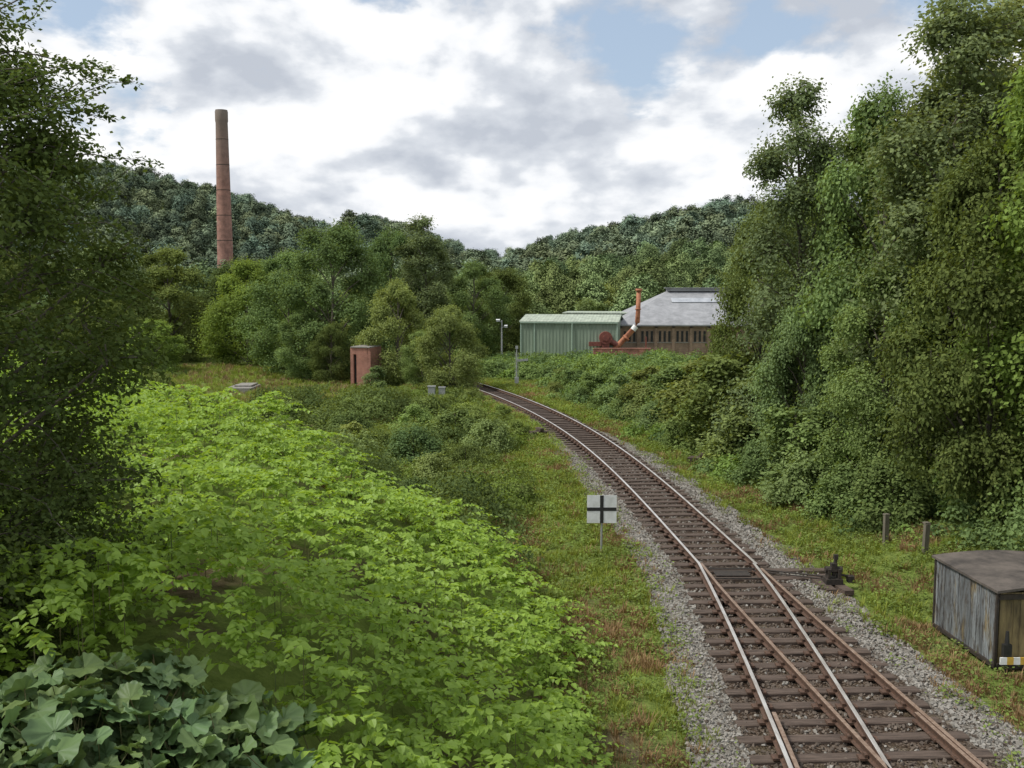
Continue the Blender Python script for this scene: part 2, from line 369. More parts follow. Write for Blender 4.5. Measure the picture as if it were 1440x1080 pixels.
mb.box((-.03,Lg/2,.1),(.05,Lg,.08)); mb.box((Wd/2,-.04,.1),(Wd,.05,.12)); mb.box((Wd/2,Lg/2,.02),(Wd-.2,Lg-.2,.1))
mb.box((Wd/2,-.035,Hh),(Wd,.04,.1))
add_obj('frame_irons',mb.mesh('frame_irons',[M_iron]),parent=vb)
mb=MB(); nr=11; pr=[]
for i in range(nr):
    t=i/(nr-1); pr.append((-.08+t*(Wd+.16),.08+Hh+.012+.09*math.sin(pi*t)))
for i in range(nr-1):
    (x0,z0),(x1,z1)=pr[i],pr[i+1]
    ya,yb=-.1,Lg+.1
    mb.add([(x0,ya,z0),(x1,ya,z1),(x1,yb,z1),(x0,yb,z0),(x0,ya,z0+.05),(x1,ya,z1+.05),(x1,yb,z1+.05),(x0,yb,z0+.05)],[[0,3,2,1],[4,5,6,7],[0,1,5,4],[2,3,7,6],[3,0,4,7],[1,2,6,5]])
add_obj('curved_roof',mb.mesh('curved_roof',[M_roofold]),parent=vb)
M_yel=simplemat('yellow_paint',(.5,.3,.04),(.6,.42,.1),4,.6)
buf=empty('buffer_board',(9.35,19.35,-.1)); mb=MB()
for i in range(5): mb.box((.22+i*.13,-.02,.3),(.13,.03,.14),0,i%2)
mb.box((.3,.02,.12),(.05,.05,.34),0,2); mb.box((.74,.02,.12),(.05,.05,.34),0,2); mb.box((.3,.03,.5),(.16,.1,.24),0,2); mb.tube([(.3,.03,.62),(.3,.03,.88)],[.05,.03],8,2)
add_obj('striped_board',mb.mesh('striped_board',[M_white,M_yel,M_black]),parent=buf)

# ---------------------------------------------------------------- chimney
ch=empty('factory_chimney',(-69.5,250,2))
Hc=47.; mb=MB(); zz=np.array([0,8,16,24,32,40,44,44.4,44.8,46.6,46.8,Hc]); rr=np.interp(zz,[0,44],[2.05,1.42]); rr[7:10]+=.1; rr[10:]+=.02
mb.tube([(0,0,z) for z in zz],rr,28,0,False); mb.tube([(0,0,Hc),(0,0,Hc-5)],[1.2,1.2],28,1,False)
mb.add([(1.44*cos(a),1.44*sin(a),Hc) for a in np.arange(28)*2*pi/28]+[(1.2*cos(a),1.2*sin(a),Hc) for a in np.arange(28)*2*pi/28],[[i,(i+1)%28,28+(i+1)%28,28+i] for i in range(28)],0)
add_obj('brick_shaft',mb.mesh('brick_shaft',[M_chim,M_dark],True),parent=ch)
mb=MB()
for z in (10,16,22,28,34,40):
    r=float(np.interp(z,[0,44],[2.05,1.42]))+.03; mb.tube([(0,0,z),(0,0,z+.15)],[r,r],28,0)
add_obj('iron_bands',mb.mesh('iron_bands',[M_iron]),parent=ch)

# ---------------------------------------------------------------- buildings
gs=empty('green_industrial_shed',(.9,100,-.1),radians(-9))
mb=MB(); W,D,He,Hr=9.3,9,3.95,4.5
mb.add([(0,0,0),(W,0,0),(W,0,He),(0,0,He)],[[0,1,2,3]]); mb.add([(0,D,0),(W,D,0),(W,D,He),(0,D,He)],[[1,0,3,2]])
mb.add([(0,0,0),(0,D,0),(0,D,He),(0,D/2,Hr),(0,0,He)],[[1,0,4,3,2]]); mb.add([(W,0,0),(W,D,0),(W,D,He),(W,D/2,Hr),(W,0,He)],[[0,1,2,3,4]])
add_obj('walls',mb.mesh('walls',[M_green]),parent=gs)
mb=MB(); a=math.atan2(Hr-He,D/2); l=math.hypot(D/2,Hr-He)+.2
mb.box((W/2,D/4-.08,(He+Hr)/2+.05),(W+.4,l,.08),0,0,a); mb.box((W/2,3*D/4+.08,(He+Hr)/2+.05),(W+.4,l,.08),0,0,-a)
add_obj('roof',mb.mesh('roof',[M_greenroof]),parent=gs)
mb=MB(); mb.box((W/2,-.12,He-.02),(W+.2,.14,.14)); mb.box((-.03,-.03,He/2),(.12,.12,He)); mb.box((W+.03,-.03,He/2),(.12,.12,He)); mb.box((-.03,D,He/2),(.12,.12,He))
mb.box((1.3,-.04,He/2),(.12,.06,He)); mb.tube([(5,-.14,0),(5,-.14,He)],.06,8)
add_obj('gutter_and_trim',mb.mesh('gutter_and_trim',[M_greentrim]),parent=gs)
g2=empty('green_shed_annex',(6.2,112,-.1),radians(-9)); mb=MB(); mb.box((3.,3,2.2),(7,6,4.4)); mb.box((3,-.03,4.3),(7.1,.06,.2)); add_obj('walls',mb.mesh('walls',[M_green]),parent=g2)
mb=MB(); mb.box((3.,3,4.5),(7.4,6.4,.12)); add_obj('roof',mb.mesh('roof',[M_greenroof]),parent=g2)

bw=empty('brick_workshop',(10.9,105,-.1))
W,D,He,Hr=15.,14.,3.5,7.0; rs=6.2
mb=MB(); mb.add([(0,0,0),(W,0,0),(W,0,He),(0,0,He),(0,D,0),(W,D,0),(W,D,He),(0,D,He)],[[0,1,2,3],[5,4,7,6],[4,0,3,7],[1,5,6,2]])
for i in range(9): mb.box((.25+i*1.8,-.06,He/2),(.3,.12,He))
mb.box((W/2,-.05,He-.17),(W,.14,.3))
add_obj('brick_walls',mb.mesh('brick_walls',[M_brickbrown]),parent=bw)
mb=MB()
for i in range(8):
    for j in range(3): mb.box((.68+i*1.8+j*.48,-.012,2.3),(.24,.02,1.1))
add_obj('windows',mb.mesh('windows',[M_dark]),parent=bw)
mb=MB()
for i in range(8): mb.box((1.15+i*1.8,-.03,1.68),(1.5,.05,.08))
add_obj('window_sills',mb.mesh('window_sills',[M_conc]),parent=bw)
e=.35; mb=MB(); mb.add([(-e,-e,He),(W+e,-e,He),(W+e,D+e,He),(-e,D+e,He),(rs,D/2,Hr),(W+e,D/2,Hr)],[[0,1,5,4],[2,3,4,5]]); mb.add([(-e,-e,He),(-e,D+e,He),(rs,D/2,Hr)],[[1,0,2]]); mb.add([(W+e,-e,He),(W+e,D+e,He),(W+e,D/2,Hr)],[[0,1,2]])
mb.box((W/2,-e,He-.06),(W+2*e,.1,.14))
add_obj('slate_roof',mb.mesh('slate_roof',[M_slate]),parent=bw)
mb=MB(); a=math.atan2(Hr-He,D/2+e)
mb.box((10.2,4.6,He+(4.6+e)*math.tan(a)+.08),(8.2,1.0,.05),0,0,a)
add_obj('skylights',mb.mesh('skylights',[M_glass]),parent=bw)
mb=MB(); mb.box(((rs+W)/2,D/2,Hr+.05),(W-rs+.5,1.2,.3)); mb.box(((rs+W)/2,D/2,Hr+.23),(W-rs+.9,1.6,.06))
add_obj('ridge_ventilator',mb.mesh('ridge_ventilator',[M_slate]),parent=bw)
pw=empty('yard_brick_wall',(7.9,97,-.1)); mb=MB(); mb.box((2.5,0,.75),(5.4,.3,1.5)); mb.box((2.5,0,1.55),(5.5,.4,.1))
for i in range(3): mb.box((i*2+.4,-.2,.7),(.45,.15,1.4))
add_obj('brickwork',mb.mesh('brickwork',[M_brick]),parent=pw)
dp=empty('rusty_extraction_duct',(0,98.5,-.1))
mb=MB(); mb.tube([(9.9,0,1.4),(10.3,0,1.85),(11.8,0,3.45),(12.05,0,4.0),(12.1,0,5),(12.15,0,7.1)],[.3,.27,.25,.24,.22,.22],14)
mb.tube([(12.15,0,6.95),(12.15,0,7.2)],[.32,.32],14); mb.tube([(12.1,0,5.2),(12.1,0,5.3)],[.3,.3],14); mb.tube([(10.9,0,2.4),(11.05,0,2.56)],[.36,.36],14)
add_obj('duct',mb.mesh('duct',[M_pipe],True),parent=dp)
mb=MB(); mb.tube([(11.62,-.02,3.25),(11.9,-.02,3.62)],[.275,.275],14); add_obj('white_sleeve',mb.mesh('white_sleeve',[M_white]),parent=dp)
mb=MB(); mb.tube([(9.0,-.4,2.5),(9.0,.4,2.5)],[.62,.62],18); mb.tube([(9.0,-.55,2.5),(9.0,-.4,2.5)],[.3,.3],14); mb.box((9.0,0,1.4),(.7,.6,1.4)); mb.tube([(9.4,0,2.2),(10.1,0,1.8)],[.28,.28],12); mb.box((8.0,0,1.9),(1.2,.5,.4)); mb.tube([(12.9,0,0),(12.9,0,2.6)],.08,8)
M_dred=simplemat('dark_red_iron',(.12,.035,.03),(.24,.08,.055),4,.7); add_obj('fan_housing',mb.mesh('fan_housing',[M_dred]),parent=dp)

bh=empty('brick_hut',(-11.9,76,-.1),radians(-14)); bh.scale=(.80,.82,.98); mb=MB()
mb.box((1.75,1.2,1.5),(.3,2.7,3.0)); mb.box((.05,1.2,1.5),(.3,2.7,3.0)); mb.box((.9,2.4,1.5),(1.4,.3,3.0)); mb.box((.88,-.03,2.75),(1.36,.25,.5)); mb.box((1.05,-.03,1.25),(1.1,.25,2.5))
add_obj('brick_walls',mb.mesh('brick_walls',[M_brick]),parent=bh)
mb=MB(); mb.box((.9,1.15,3.04),(1.9,2.8,.08)); add_obj('concrete_roof',mb.mesh('concrete_roof',[M_conc]),parent=bh)
mb=MB(); mb.box((.35,.12,1.2),(.5,.05,2.4)); add_obj('doorway',mb.mesh('doorway',[M_dark]),parent=bh)

sl=empty('street_lamp',(-.95,95,-.1)); mb=MB(); mb.tube([(0,0,0),(0,0,4.3)],[.09,.06],10); mb.tube([(0,0,4.1),(-.3,0,4.3)],.03,8); mb.tube([(0,0,3.6),(.35,0,3.75)],.03,8)
add_obj('post',mb.mesh('post',[M_galv]),parent=sl)
mb=MB(); mb.box((-.35,-.05,4.3),(.36,.3,.16),0,0,.2); mb.box((.38,-.05,3.75),(.3,.3,.18),0,0,.2); add_obj('lamp_heads',mb.mesh('lamp_heads',[M_white]),parent=sl)
rs_=empty('railway_signal',(.35,76,-.1)); mb=MB(); mb.tube([(0,0,0),(0,0,3.0)],[.06,.045],10); mb.box((0,-.05,2.95),(.2,.14,.22)); mb.box((.4,-.07,2.0),(.9,.05,.16),0,0,0,-.1); mb.box((0,-.05,.5),(.3,.2,.45))
add_obj('post_and_arm',mb.mesh('post_and_arm',[M_galv]),parent=rs_)
mb=MB(); mb.tube([(.12,.05,0),(.12,.05,2.6)],.015,6); mb.tube([(-.12,.05,0),(-.12,.05,2.6)],.015,6)
for z in np.arange(.3,2.6,.3): mb.box((0,.05,z),(.24,.02,.02))
add_obj('ladder',mb.mesh('ladder',[M_galv]),parent=rs_)
cb=empty('relay_cabinet',(-5.4,68.5,float(g(-5.4,68.5)))); cb.scale=(.85,.85,.85); mb=MB(); mb.box((0,0,.5),(.55,.5,.9)); mb.box((0,0,.98),(.65,.6,.06)); mb.box((.8,.2,.45),(.5,.45,.8)); mb.box((.8,.2,.88),(.58,.52,.06)); mb.box((0,-.26,.5),(.45,.02,.75))
add_obj('cabinet',mb.mesh('cabinet',[M_galv]),parent=cb)
mb=MB(); mb.box((-19.5,74,.0),(1.8,3,.3)); mb.box((-19.4,74.4,.2),(1.2,2,.14)); add_obj('concrete_slab',mb.mesh('concrete_slab',[M_conc]))
for (a,b,r) in ((7.6,48.5,.3),(8.0,43.2,-.2),(1.3,51,.4)):
    st=empty('sleeper_stack',(a,b,float(g(a,b))),r); mb=MB()
    for i in range(4): mb.box((rng.normal(0,.05),(i%2)*.3-.15,.08+.14*(i//2)),(.95,.22,.13),rng.normal(0,.08))
    mb.box((.1,0,.38),(.22,.5,.14),.1)
    add_obj('timbers',mb.mesh('timbers',[M_sleeper]),parent=st)
M_fence=simplemat('old_fence_wood',(.09,.08,.06),(.18,.16,.12),5,.9,0,.4,(1,1,.2))
for a,b in [(11.25,27.3),(10.75,28.9)]:
    mb=MB(); mb.box((0,0,.4),(.13,.12,.95),.2,0,rng.normal(0,.06)); mb.box((0,0,.89),(.15,.14,.04),.2)
    add_obj('fence_post',mb.mesh('fence_post',[M_fence]),(a,b,float(g(a,b))))

# ---------------------------------------------------------------- vegetation generators
def leaf4(P,D,Nr,L,W):
    S=nrm(np.cross(D,Nr)); D=nrm(np.cross(Nr,S))
    a=P; b=P+D*(L*.45)[:,None]+S*(W*.5)[:,None]; c=P+D*L[:,None]-Nr*(L*.08)[:,None]; d=P+D*(L*.45)[:,None]-S*(W*.5)[:,None]
    return np.stack([a,b,c,d],1).reshape(-1,3), np.arange(len(P)*4).reshape(-1,4)
def leaf6(P,D,Nr,L,W,fold=.16):
    S=nrm(np.cross(D,Nr)); D=nrm(np.cross(Nr,S)); L_=L[:,None]; W_=W[:,None]
    up=Nr*(W_*fold)
    v=[P,P+D*L_*.22+S*W_*.5+up,P+D*L_*.62+S*W_*.38+up*.6-Nr*L_*.04,P+D*L_-Nr*L_*.16,P+D*L_*.62-S*W_*.38+up*.6-Nr*L_*.04,P+D*L_*.22-S*W_*.5+up]
    V=np.stack(v,1).reshape(-1,3); i=np.arange(len(P))[:,None]*6
    return V,np.concatenate([i+np.array([[0,1,2,3]]),i+np.array([[0,3,4,5]])])
def make_tree(name,seed,H,R,base,nl,cpl,lpc,leafL,leaf_m,env='round',sig=.16,trunk=.16,twigs=True,droop=0.,lr_rng=(.26,.42),nj=.5,outw=.6):
    r=np.random.default_rng(seed); mb=MB(); LP=[];LN=[];LD=[]
    k=7; tz=np.linspace(-.3,H*.88,k); tp=np.stack([np.cumsum(r.normal(0,.012*H,k)),np.cumsum(r.normal(0,.012*H,k)),tz],-1); tp[0,:2]=tp[1,:2]=0
    mb.tube(tp,np.linspace(trunk,.03,k),8,1)
    for i in range(nl):
        t=(i+.5)/nl; t=np.clip(t+r.normal(0,.04),.02,.99)
        if env=='round': e=math.sqrt(max(0,1-(2*t-.85)**2/1.35))
        elif env=='bush': e=math.sqrt(max(.02,1-t*t))
        else: e=(1-t)**.6*(.55+.6*t)+.12
        a=i*2.399+r.normal(0,.4); lr=R*r.uniform(*lr_rng)*(1-.35*t)
        rad=max(0,R*e-lr*.8)*r.uniform(.65,1.2)
        z=base+t*(H-base)-lr*.5
        ax=np.interp(z,tz,tp[:,0]); ay=np.interp(z,tz,tp[:,1])
        c=np.array([ax+rad*cos(a),ay+rad*sin(a),max(z,lr*.45)])
        z0=max(.15,c[2]-rad*.75-.2*R); s=np.array([np.interp(z0,tz,tp[:,0]),np.interp(z0,tz,tp[:,1]),z0])
        mid=(s+c)/2+np.array([0,0,.08*R])
        if twigs: mb.tube([s,mid,c],[trunk*.38,trunk*.25,trunk*.12],5,1,False)
        d=nrm(r.normal(0,1,(cpl,3))+np.array([cos(a)*.55,sin(a)*.55,.45]))
        cc=c+d*lr*r.uniform(.4,1.3,(cpl,1))*np.array([1,1,.95])
        cc[:,2]-=droop*r.uniform(0,1,cpl)*lr
        if twigs:
            for q in range(0,cpl,3): mb.tube([c,(c+cc[q])/2+np.array([0,0,.05*lr]),cc[q]],[trunk*.1,trunk*.07,.012],3,1,False)
        P=np.repeat(cc,lpc,0)+r.normal(0,1,(cpl*lpc,3))*np.array([1,1,.75])*lr*sig*2*r.uniform(.5,1.3,(cpl*lpc,1))
        dd=np.repeat(d,lpc,0)
        LP.append(P); LN.append(nrm(dd*outw+np.array([0,0,.55])+r.normal(0,nj,P.shape))); LD.append(nrm(dd*.5+r.normal(0,1,P.shape)+np.array([0,0,-.2-droop])))
    P=np.concatenate(LP);Nn=np.concatenate(LN);D=np.concatenate(LD)
    P[:,2]=np.maximum(P[:,2],.03)
    L=leafL*r.uniform(.65,1.25,len(P)); V,F=leaf4(P,D,Nn,L,L*.65); mb.add(V,F,0)
    return mb.mesh(name,[leaf_m,M_bark])
def src(name,me): return add_obj(name,me,link=False)
def scatter(name,pts,objs,scl,tilt=0.,vi=None,rot=None):
    n=len(pts); r=rng
    me=bpy.data.meshes.new(name); me.vertices.add(n); me.vertices.foreach_set('co',np.asarray(pts,np.float32).ravel())
    if rot is None:
        rot=np.stack([r.normal(0,tilt,n) if tilt else np.zeros(n),r.normal(0,tilt,n) if tilt else np.zeros(n),r.uniform(0,2*pi,n)],-1)
    a=me.attributes.new('rot','FLOAT_VECTOR','POINT'); a.data.foreach_set('vector',rot.astype(np.float32).ravel())
    scl=np.asarray(scl,np.float32)
    if scl.ndim==1: scl=np.repeat(scl[:,None],3,1)
    a=me.attributes.new('scl','FLOAT_VECTOR','POINT'); a.data.foreach_set('vector',scl.astype(np.float32).ravel())
    if vi is None: vi=r.integers(0,len(objs),n)
    a=me.attributes.new('vi','INT','POINT'); a.data.foreach_set('value',np.asarray(vi,np.int32))
    o=add_obj(name,me); col=bpy.data.collections.new(name+'_kinds')
    for q in objs: col.objects.link(q)
    ng=bpy.data.node_groups.new(name,'GeometryNodeTree')
    ng.interface.new_socket('Geometry',in_out='INPUT',socket_type='NodeSocketGeometry'); ng.interface.new_socket('Geometry',in_out='OUTPUT',socket_type='NodeSocketGeometry')
    gi=ng.nodes.new('NodeGroupInput'); go=ng.nodes.new('NodeGroupOutput'); ip=ng.nodes.new('GeometryNodeInstanceOnPoints'); ci=ng.nodes.new('GeometryNodeCollectionInfo')
    ci.inputs['Collection'].default_value=col; ci.inputs['Separate Children'].default_value=True; ci.inputs['Reset Children'].default_value=True
    def na(nm,t):
        q=ng.nodes.new('GeometryNodeInputNamedAttribute'); q.data_type=t; q.inputs['Name'].default_value=nm
        return [s for s in q.outputs if s.enabled and s.name=='Attribute'][0]
    e=ng.nodes.new('FunctionNodeEulerToRotation'); L=ng.links
    L.new(gi.outputs[0],ip.inputs['Points']); L.new(ci.outputs[0],ip.inputs['Instance']); ip.inputs['Pick Instance'].default_value=True
    L.new(na('vi','INT'),ip.inputs['Instance Index']); L.new(na('rot','FLOAT_VECTOR'),e.inputs[0]); L.new(e.outputs[0],ip.inputs['Rotation'])
    L.new(na('scl','FLOAT_VECTOR'),ip.inputs['Scale']); L.new(ip.outputs[0],go.inputs[0])
    md=o.modifiers.new('instances','NODES'); md.node_group=ng
    return o
def shrub_mass(name,sx,sy,sr,sh,mat_i,mats,leafL,dens,seed=1):
    """a merged thicket: leaves on the outer shells of many overlapping shrubs, hidden inner ones dropped"""
    r=np.random.default_rng(seed); res=.2; x0=sx.min()-3; y0=sy.min()-3; nx=int((sx.max()+3-x0)/res)+1; ny=int((sy.max()+3-y0)/res)+1
    H=np.full((ny,nx),-9.,np.float32); gz=g(sx,sy)-.1
    for x,y,rr,h,z in zip(sx,sy,sr,sh,gz):
        i0=int((x-rr-x0)/res);i1=int((x+rr-x0)/res)+2;j0=int((y-rr-y0)/res);j1=int((y+rr-y0)/res)+2
        jj,ii=np.mgrid[j0:j1,i0:i1]; d2=((ii*res+x0-x)**2+(jj*res+y0-y)**2)/rr**2
        H[j0:j1,i0:i1]=np.maximum(H[j0:j1,i0:i1],np.where(d2<1,z+h*np.sqrt(np.maximum(0,1-d2)),-9))
    cnt=np.maximum(30,(dens*2*pi*sr*(sr*.5+sh*.7))).astype(int); ix=np.repeat(np.arange(len(sx)),cnt); n=len(ix)
    nc=np.maximum(1,cnt//16); cix=np.repeat(np.arange(len(sx)),nc); st=np.concatenate([[0],np.cumsum(nc)[:-1]])
    cd=nrm(r.normal(0,1,(len(cix),3))); cd[:,2]=np.abs(cd[:,2]); cu=r.uniform(.72,1.15,len(cix))
    pick=st[ix]+(r.uniform(0,1,n)*nc[ix]).astype(int); d=cd[pick]; u=cu[pick]
    rad=.09+.04*sh[ix]
    P=np.stack([sx[ix]+d[:,0]*sr[ix]*u,sy[ix]+d[:,1]*sr[ix]*u,gz[ix]+d[:,2]*sh[ix]*u+.02],-1)+r.normal(0,1,(n,3))*rad[:,None]*np.array([1,1,.8])
    jj=((P[:,1]-y0)/res).astype(int).clip(0,ny-1); ii=((P[:,0]-x0)/res).astype(int).clip(0,nx-1)
    k=(P[:,2]>H[jj,ii]-.55)&(P[:,2]>gz[ix])
    P=P[k]; d=d[k]; ix=ix[k]; n=len(P)
    nr=nrm(d*np.array([.85,.85,.4])+np.array([0,0,.35])+r.normal(0,.36,(n,3))); D=nrm(d*.5+r.normal(0,.8,(n,3)))
    L=leafL*r.uniform(.6,1.3,n)*np.interp(P[:,1],[20,90],[.85,1.5]); V,F=leaf4(P,D,nr,L,L*.68)
    print(name,n)
    return add_obj(name,mesh_np(name,V,[(F,mat_i[ix])],mats))

T_R=[make_tree('sallow_0',10,12,3.6,.8,28,52,34,.18,M_leafR,'round'),make_tree('alder_1',11,12,3.6,.8,28,52,34,.18,M_leafK,'round')]
T_B=[make_tree(f'birch_{i}',20+i,15,3.2,1.5,32,50,30,.145,M_leafB,'tall',droop=.7,sig=.14) for i in range(2)]
T_Y=make_tree('bright_tree',31,8,2.9,.5,22,55,32,.165,M_leafY,'round')
T_G=make_tree('willow_tree',34,8,2.9,.3,24,55,32,.16,M_leafG,'round')
T_YT=make_tree('bright_tall_tree',33,14,3.6,.8,32,52,32,.18,M_leafY,'round')
SAP=[make_tree(f'sapling_{i}',80+i,3.4,1.25,.2,13,26,22,.13,M_leafG if i==0 else M_leafR,'tall',trunk=.04,sig=.22) for i in range(2)]
BSH=[make_tree(f'round_bush_{i}',90+i,2.0,1.35,.0,14,26,22,.12,m,'bush',trunk=.04,twigs=False,sig=.22,nj=.38,outw=.9,lr_rng=(.3,.42)) for i,m in enumerate((M_leafG,M_leafR,M_bram,M_leafK))]
MT=[make_tree(f'valley_tree_{i}',60+i,11,4.0,.5,26,34,12,.38,M_mid,'round' if i<2 else 'tall',trunk=.2,twigs=False,sig=.2,nj=.35,outw=.9) for i in range(3)]
MTY=make_tree('valley_tree_bright',66,9,3.6,.5,22,34,12,.36,M_leafG,'round',trunk=.2,twigs=False,sig=.2,nj=.35,outw=.9)
HT=[make_tree(f'wood_tree_{i}',50+i,11,4.6,1.0,16,18,11,.70,M_hillhaze,'round',trunk=.2,twigs=False,sig=.2,nj=.25,outw=1.,lr_rng=(.3,.45)) for i in range(4)]

_b={}
def bounds(me):
    if me.name not in _b:
        a=np.empty(len(me.vertices)*3,np.float32); me.vertices.foreach_get('co',a); a=a.reshape(-1,3)
        _b[me.name]=(np.percentile(np.hypot(a[:,0],a[:,1]),98),a[:,2].max())
    return _b[me.name]
def tree(name,me,x,y,H,R=None,rot=None):
    br,bz=bounds(me)
    s=H/bz; sr=s if R is None else R/br
    add_obj(name,me,(x,y,float(g(x,y))-.1),rng.uniform(0,6.28) if rot is None else rot,(sr,sr,s))
for x,y,H,R,me,nm in [(10.9,41,15.6,2.7,T_B[0],'birch_tree'),(12.9,36.5,14.2,2.9,T_R[0],'sallow_tree'),(14.5,33.5,16.5,3.1,T_B[1],'birch_tree'),
    (13.6,29.3,11.5,2.8,T_R[1],'alder_tree'),(16.3,27.6,15.2,3.5,T_YT,'ash_tree'),(11.2,46.5,11.5,2.2,T_R[1],'alder_tree'),
    (15.2,43,14,3.4,T_R[1],'alder_tree'),(18.5,38,17,4,T_B[0],'birch_tree'),(20,32,17,4,T_B[1],'birch_tree'),(14.5,50,12.5,3.0,T_R[0],'sallow_tree'),
    (19,46,15,4,T_R[0],'sallow_tree'),(17,23,12,3.2,T_YT,'ash_tree'),(21.5,26,15,4,T_R[0],'sallow_tree'),
    (12.0,33.3,8.0,2.1,T_R[0],'sallow_tree'),(15,25.3,7.5,2.3,T_R[0],'sallow_tree'),(17.5,60,12,4,T_R[0],'sallow_tree'),
    (10.9,38.2,7.0,1.9,T_G,'willow_tree'),(22,70,11,4,T_R[1],'alder_tree'),(24,60,14,4,T_B[1],'birch_tree')]:
    tree(nm,me,x,y,H,R)
for x,y,H,R,me,nm in [(-25,97,10.6,4.4,T_Y,'young_ash_tree'),(-14.5,84,13.2,4.6,T_R[1],'alder_tree'),(-18.8,88,11,4.2,T_R[0],'sallow_tree'),(-8.2,91,14,3.2,T_B[0],'birch_tree'),
    (-11.0,92,13.2,3.5,T_R[1],'alder_tree'),(-8.9,79,8.3,3.0,T_G,'willow_tree'),(-4.5,73.5,6.4,2.6,T_G,'willow_tree'),(-34,103,11.8,5,T_R[0],'sallow_tree'),(-40,100,12,5,T_B[1],'birch_tree'),
    (-30,112,11,5,T_R[1],'alder_tree'),(-21,104,9,4,T_R[0],'sallow_tree'),(-46,98,11,5,T_R[1],'alder_tree'),(-52,104,12,5,T_R[0],'sallow_tree'),(-4,108,10.5,4,T_R[0],'sallow_tree'),(-1,118,10,4,T_R[1],'alder_tree'),
    (-36,90,7,4,T_R[1],'alder_tree'),(-31,88,5,3,T_Y,'young_ash_tree'),(-16.5,82,6,2.6,T_R[0],'sallow_tree'),(-14.0,79,5,1.7,T_R[1],'alder_tree'),(-6.6,76,4.5,1.8,T_R[0],'sallow_tree')]:
    tree(nm,me,x,y,H,R)
for i,(x,y,H) in enumerate([(6.3,60,2.6),(5.2,66,2.2),(7.5,57,3.3),(8.6,53,3.8),(9.3,49.5,4.4),(9.6,45,4.8),(7.2,63,2.5),(4.4,71,2.0),(9.4,57,3.4),(8.6,61,2.9),(10.2,41.5,4.2),(10.3,36.0,3.4),(3.6,75,1.7),(6.2,72,2.1),
    (-10.0,74.6,1.9),(-9.0,56,1.6),(-7.0,44,1.9),(-11.5,52,1.9),(-8.5,66,1.6),(-13.4,62,1.5),(-15,50,2.1)]):
    tree('sallow_sapling',SAP[i%2],x,y,H,H*.48)
# round bushes standing up out of the scrub, left of the line and in the hedge
nb_=0
for (x,y,H) in [(-1.0,46,1.9),(-2.7,48.5,2.0),(.3,49.5,1.3),(-4.3,43.5,1.9),(-6.4,40.5,2.1),(-8.4,37.5,2.0),(-5,53,1.7),(-8,49.5,1.9),(-3.0,38.5,1.5),(-5.6,34.6,1.6),(-10,44,2.2),(-1.9,42.3,1.2),(-12.5,47,2.1),(-2.2,54.5,1.5),(-.6,57.5,1.1),(-6.2,58,1.4),(-9.6,59,1.5),(-13,56,1.8),(-3.7,61,1.3),(-3.2,33.2,1.1),(-7.6,32.8,1.4),(-1.4,36.3,.9),(-11.5,39,1.9),(-15.5,44,2.0),(-7,65,1.1),(-2.5,65.5,1.2)]:
    tree('scrub_bush',BSH[nb_%4],x,y,H,H*.72+.1); nb_+=1
for (x,y,H) in [(8.1,47,2.2),(8.7,51.5,2.6),(7.3,53,2.0),(6.4,56.6,1.7),(9.6,42,2.6),(9.5,38.8,2.1),(10.2,34.6,2.2),(10.9,32.4,1.9),(5.4,61,1.6),(4.3,65,1.4),(7.9,56,2.7),(8.7,58.5,2.6),(6.9,66.5,1.8),(11.6,31,2.3),(3,70.5,1.2),(9.2,54,3.2)]:
    tree('scrub_bush',BSH[nb_%4],x,y,H,H*.66+.1); nb_+=1

def woodland(name,objs,x0,x1,y0,y1,sp,ssc,excl=None):
    gx,gy=np.meshgrid(np.arange(x0,x1,sp),np.arange(y0,y1,sp)); gx=gx.ravel()+rng.uniform(-.45,.45,gx.size)*sp; gy=gy.ravel()+rng.uniform(-.45,.45,gy.size)*sp
    k=np.abs(gx)<gy*.58+12
    if excl is not None: k&=~excl(gx,gy)
    gx,gy=gx[k],gy[k]; s=rng.uniform(*ssc,len(gx)); print(name,len(gx))
    return scatter(name,np.stack([gx,gy,g(gx,gy)-.4],-1),objs,np.stack([s*rng.uniform(.85,1.2,len(s)),s*rng.uniform(.85,1.2,len(s)),s],-1))
mids=[src('wood_a',MT[0]),src('wood_b',MT[1]),src('wood_c',MT[2]),src('wood_d',MTY)]
woodland('valley_woodland',mids,-120,110,112,232,6.6,(.6,.95),lambda x,y:((x>-2)&(x<34)&(y<130)))
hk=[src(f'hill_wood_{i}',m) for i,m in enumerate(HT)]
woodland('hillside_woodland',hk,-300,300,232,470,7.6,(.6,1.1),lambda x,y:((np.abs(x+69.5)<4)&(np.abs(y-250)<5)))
woodland('far_ridge_woodland',[src('ridge_wood',HT[0]),src('ridge_wood_b',HT[1])],-120,260,760,1100,24,(1.4,2.1))

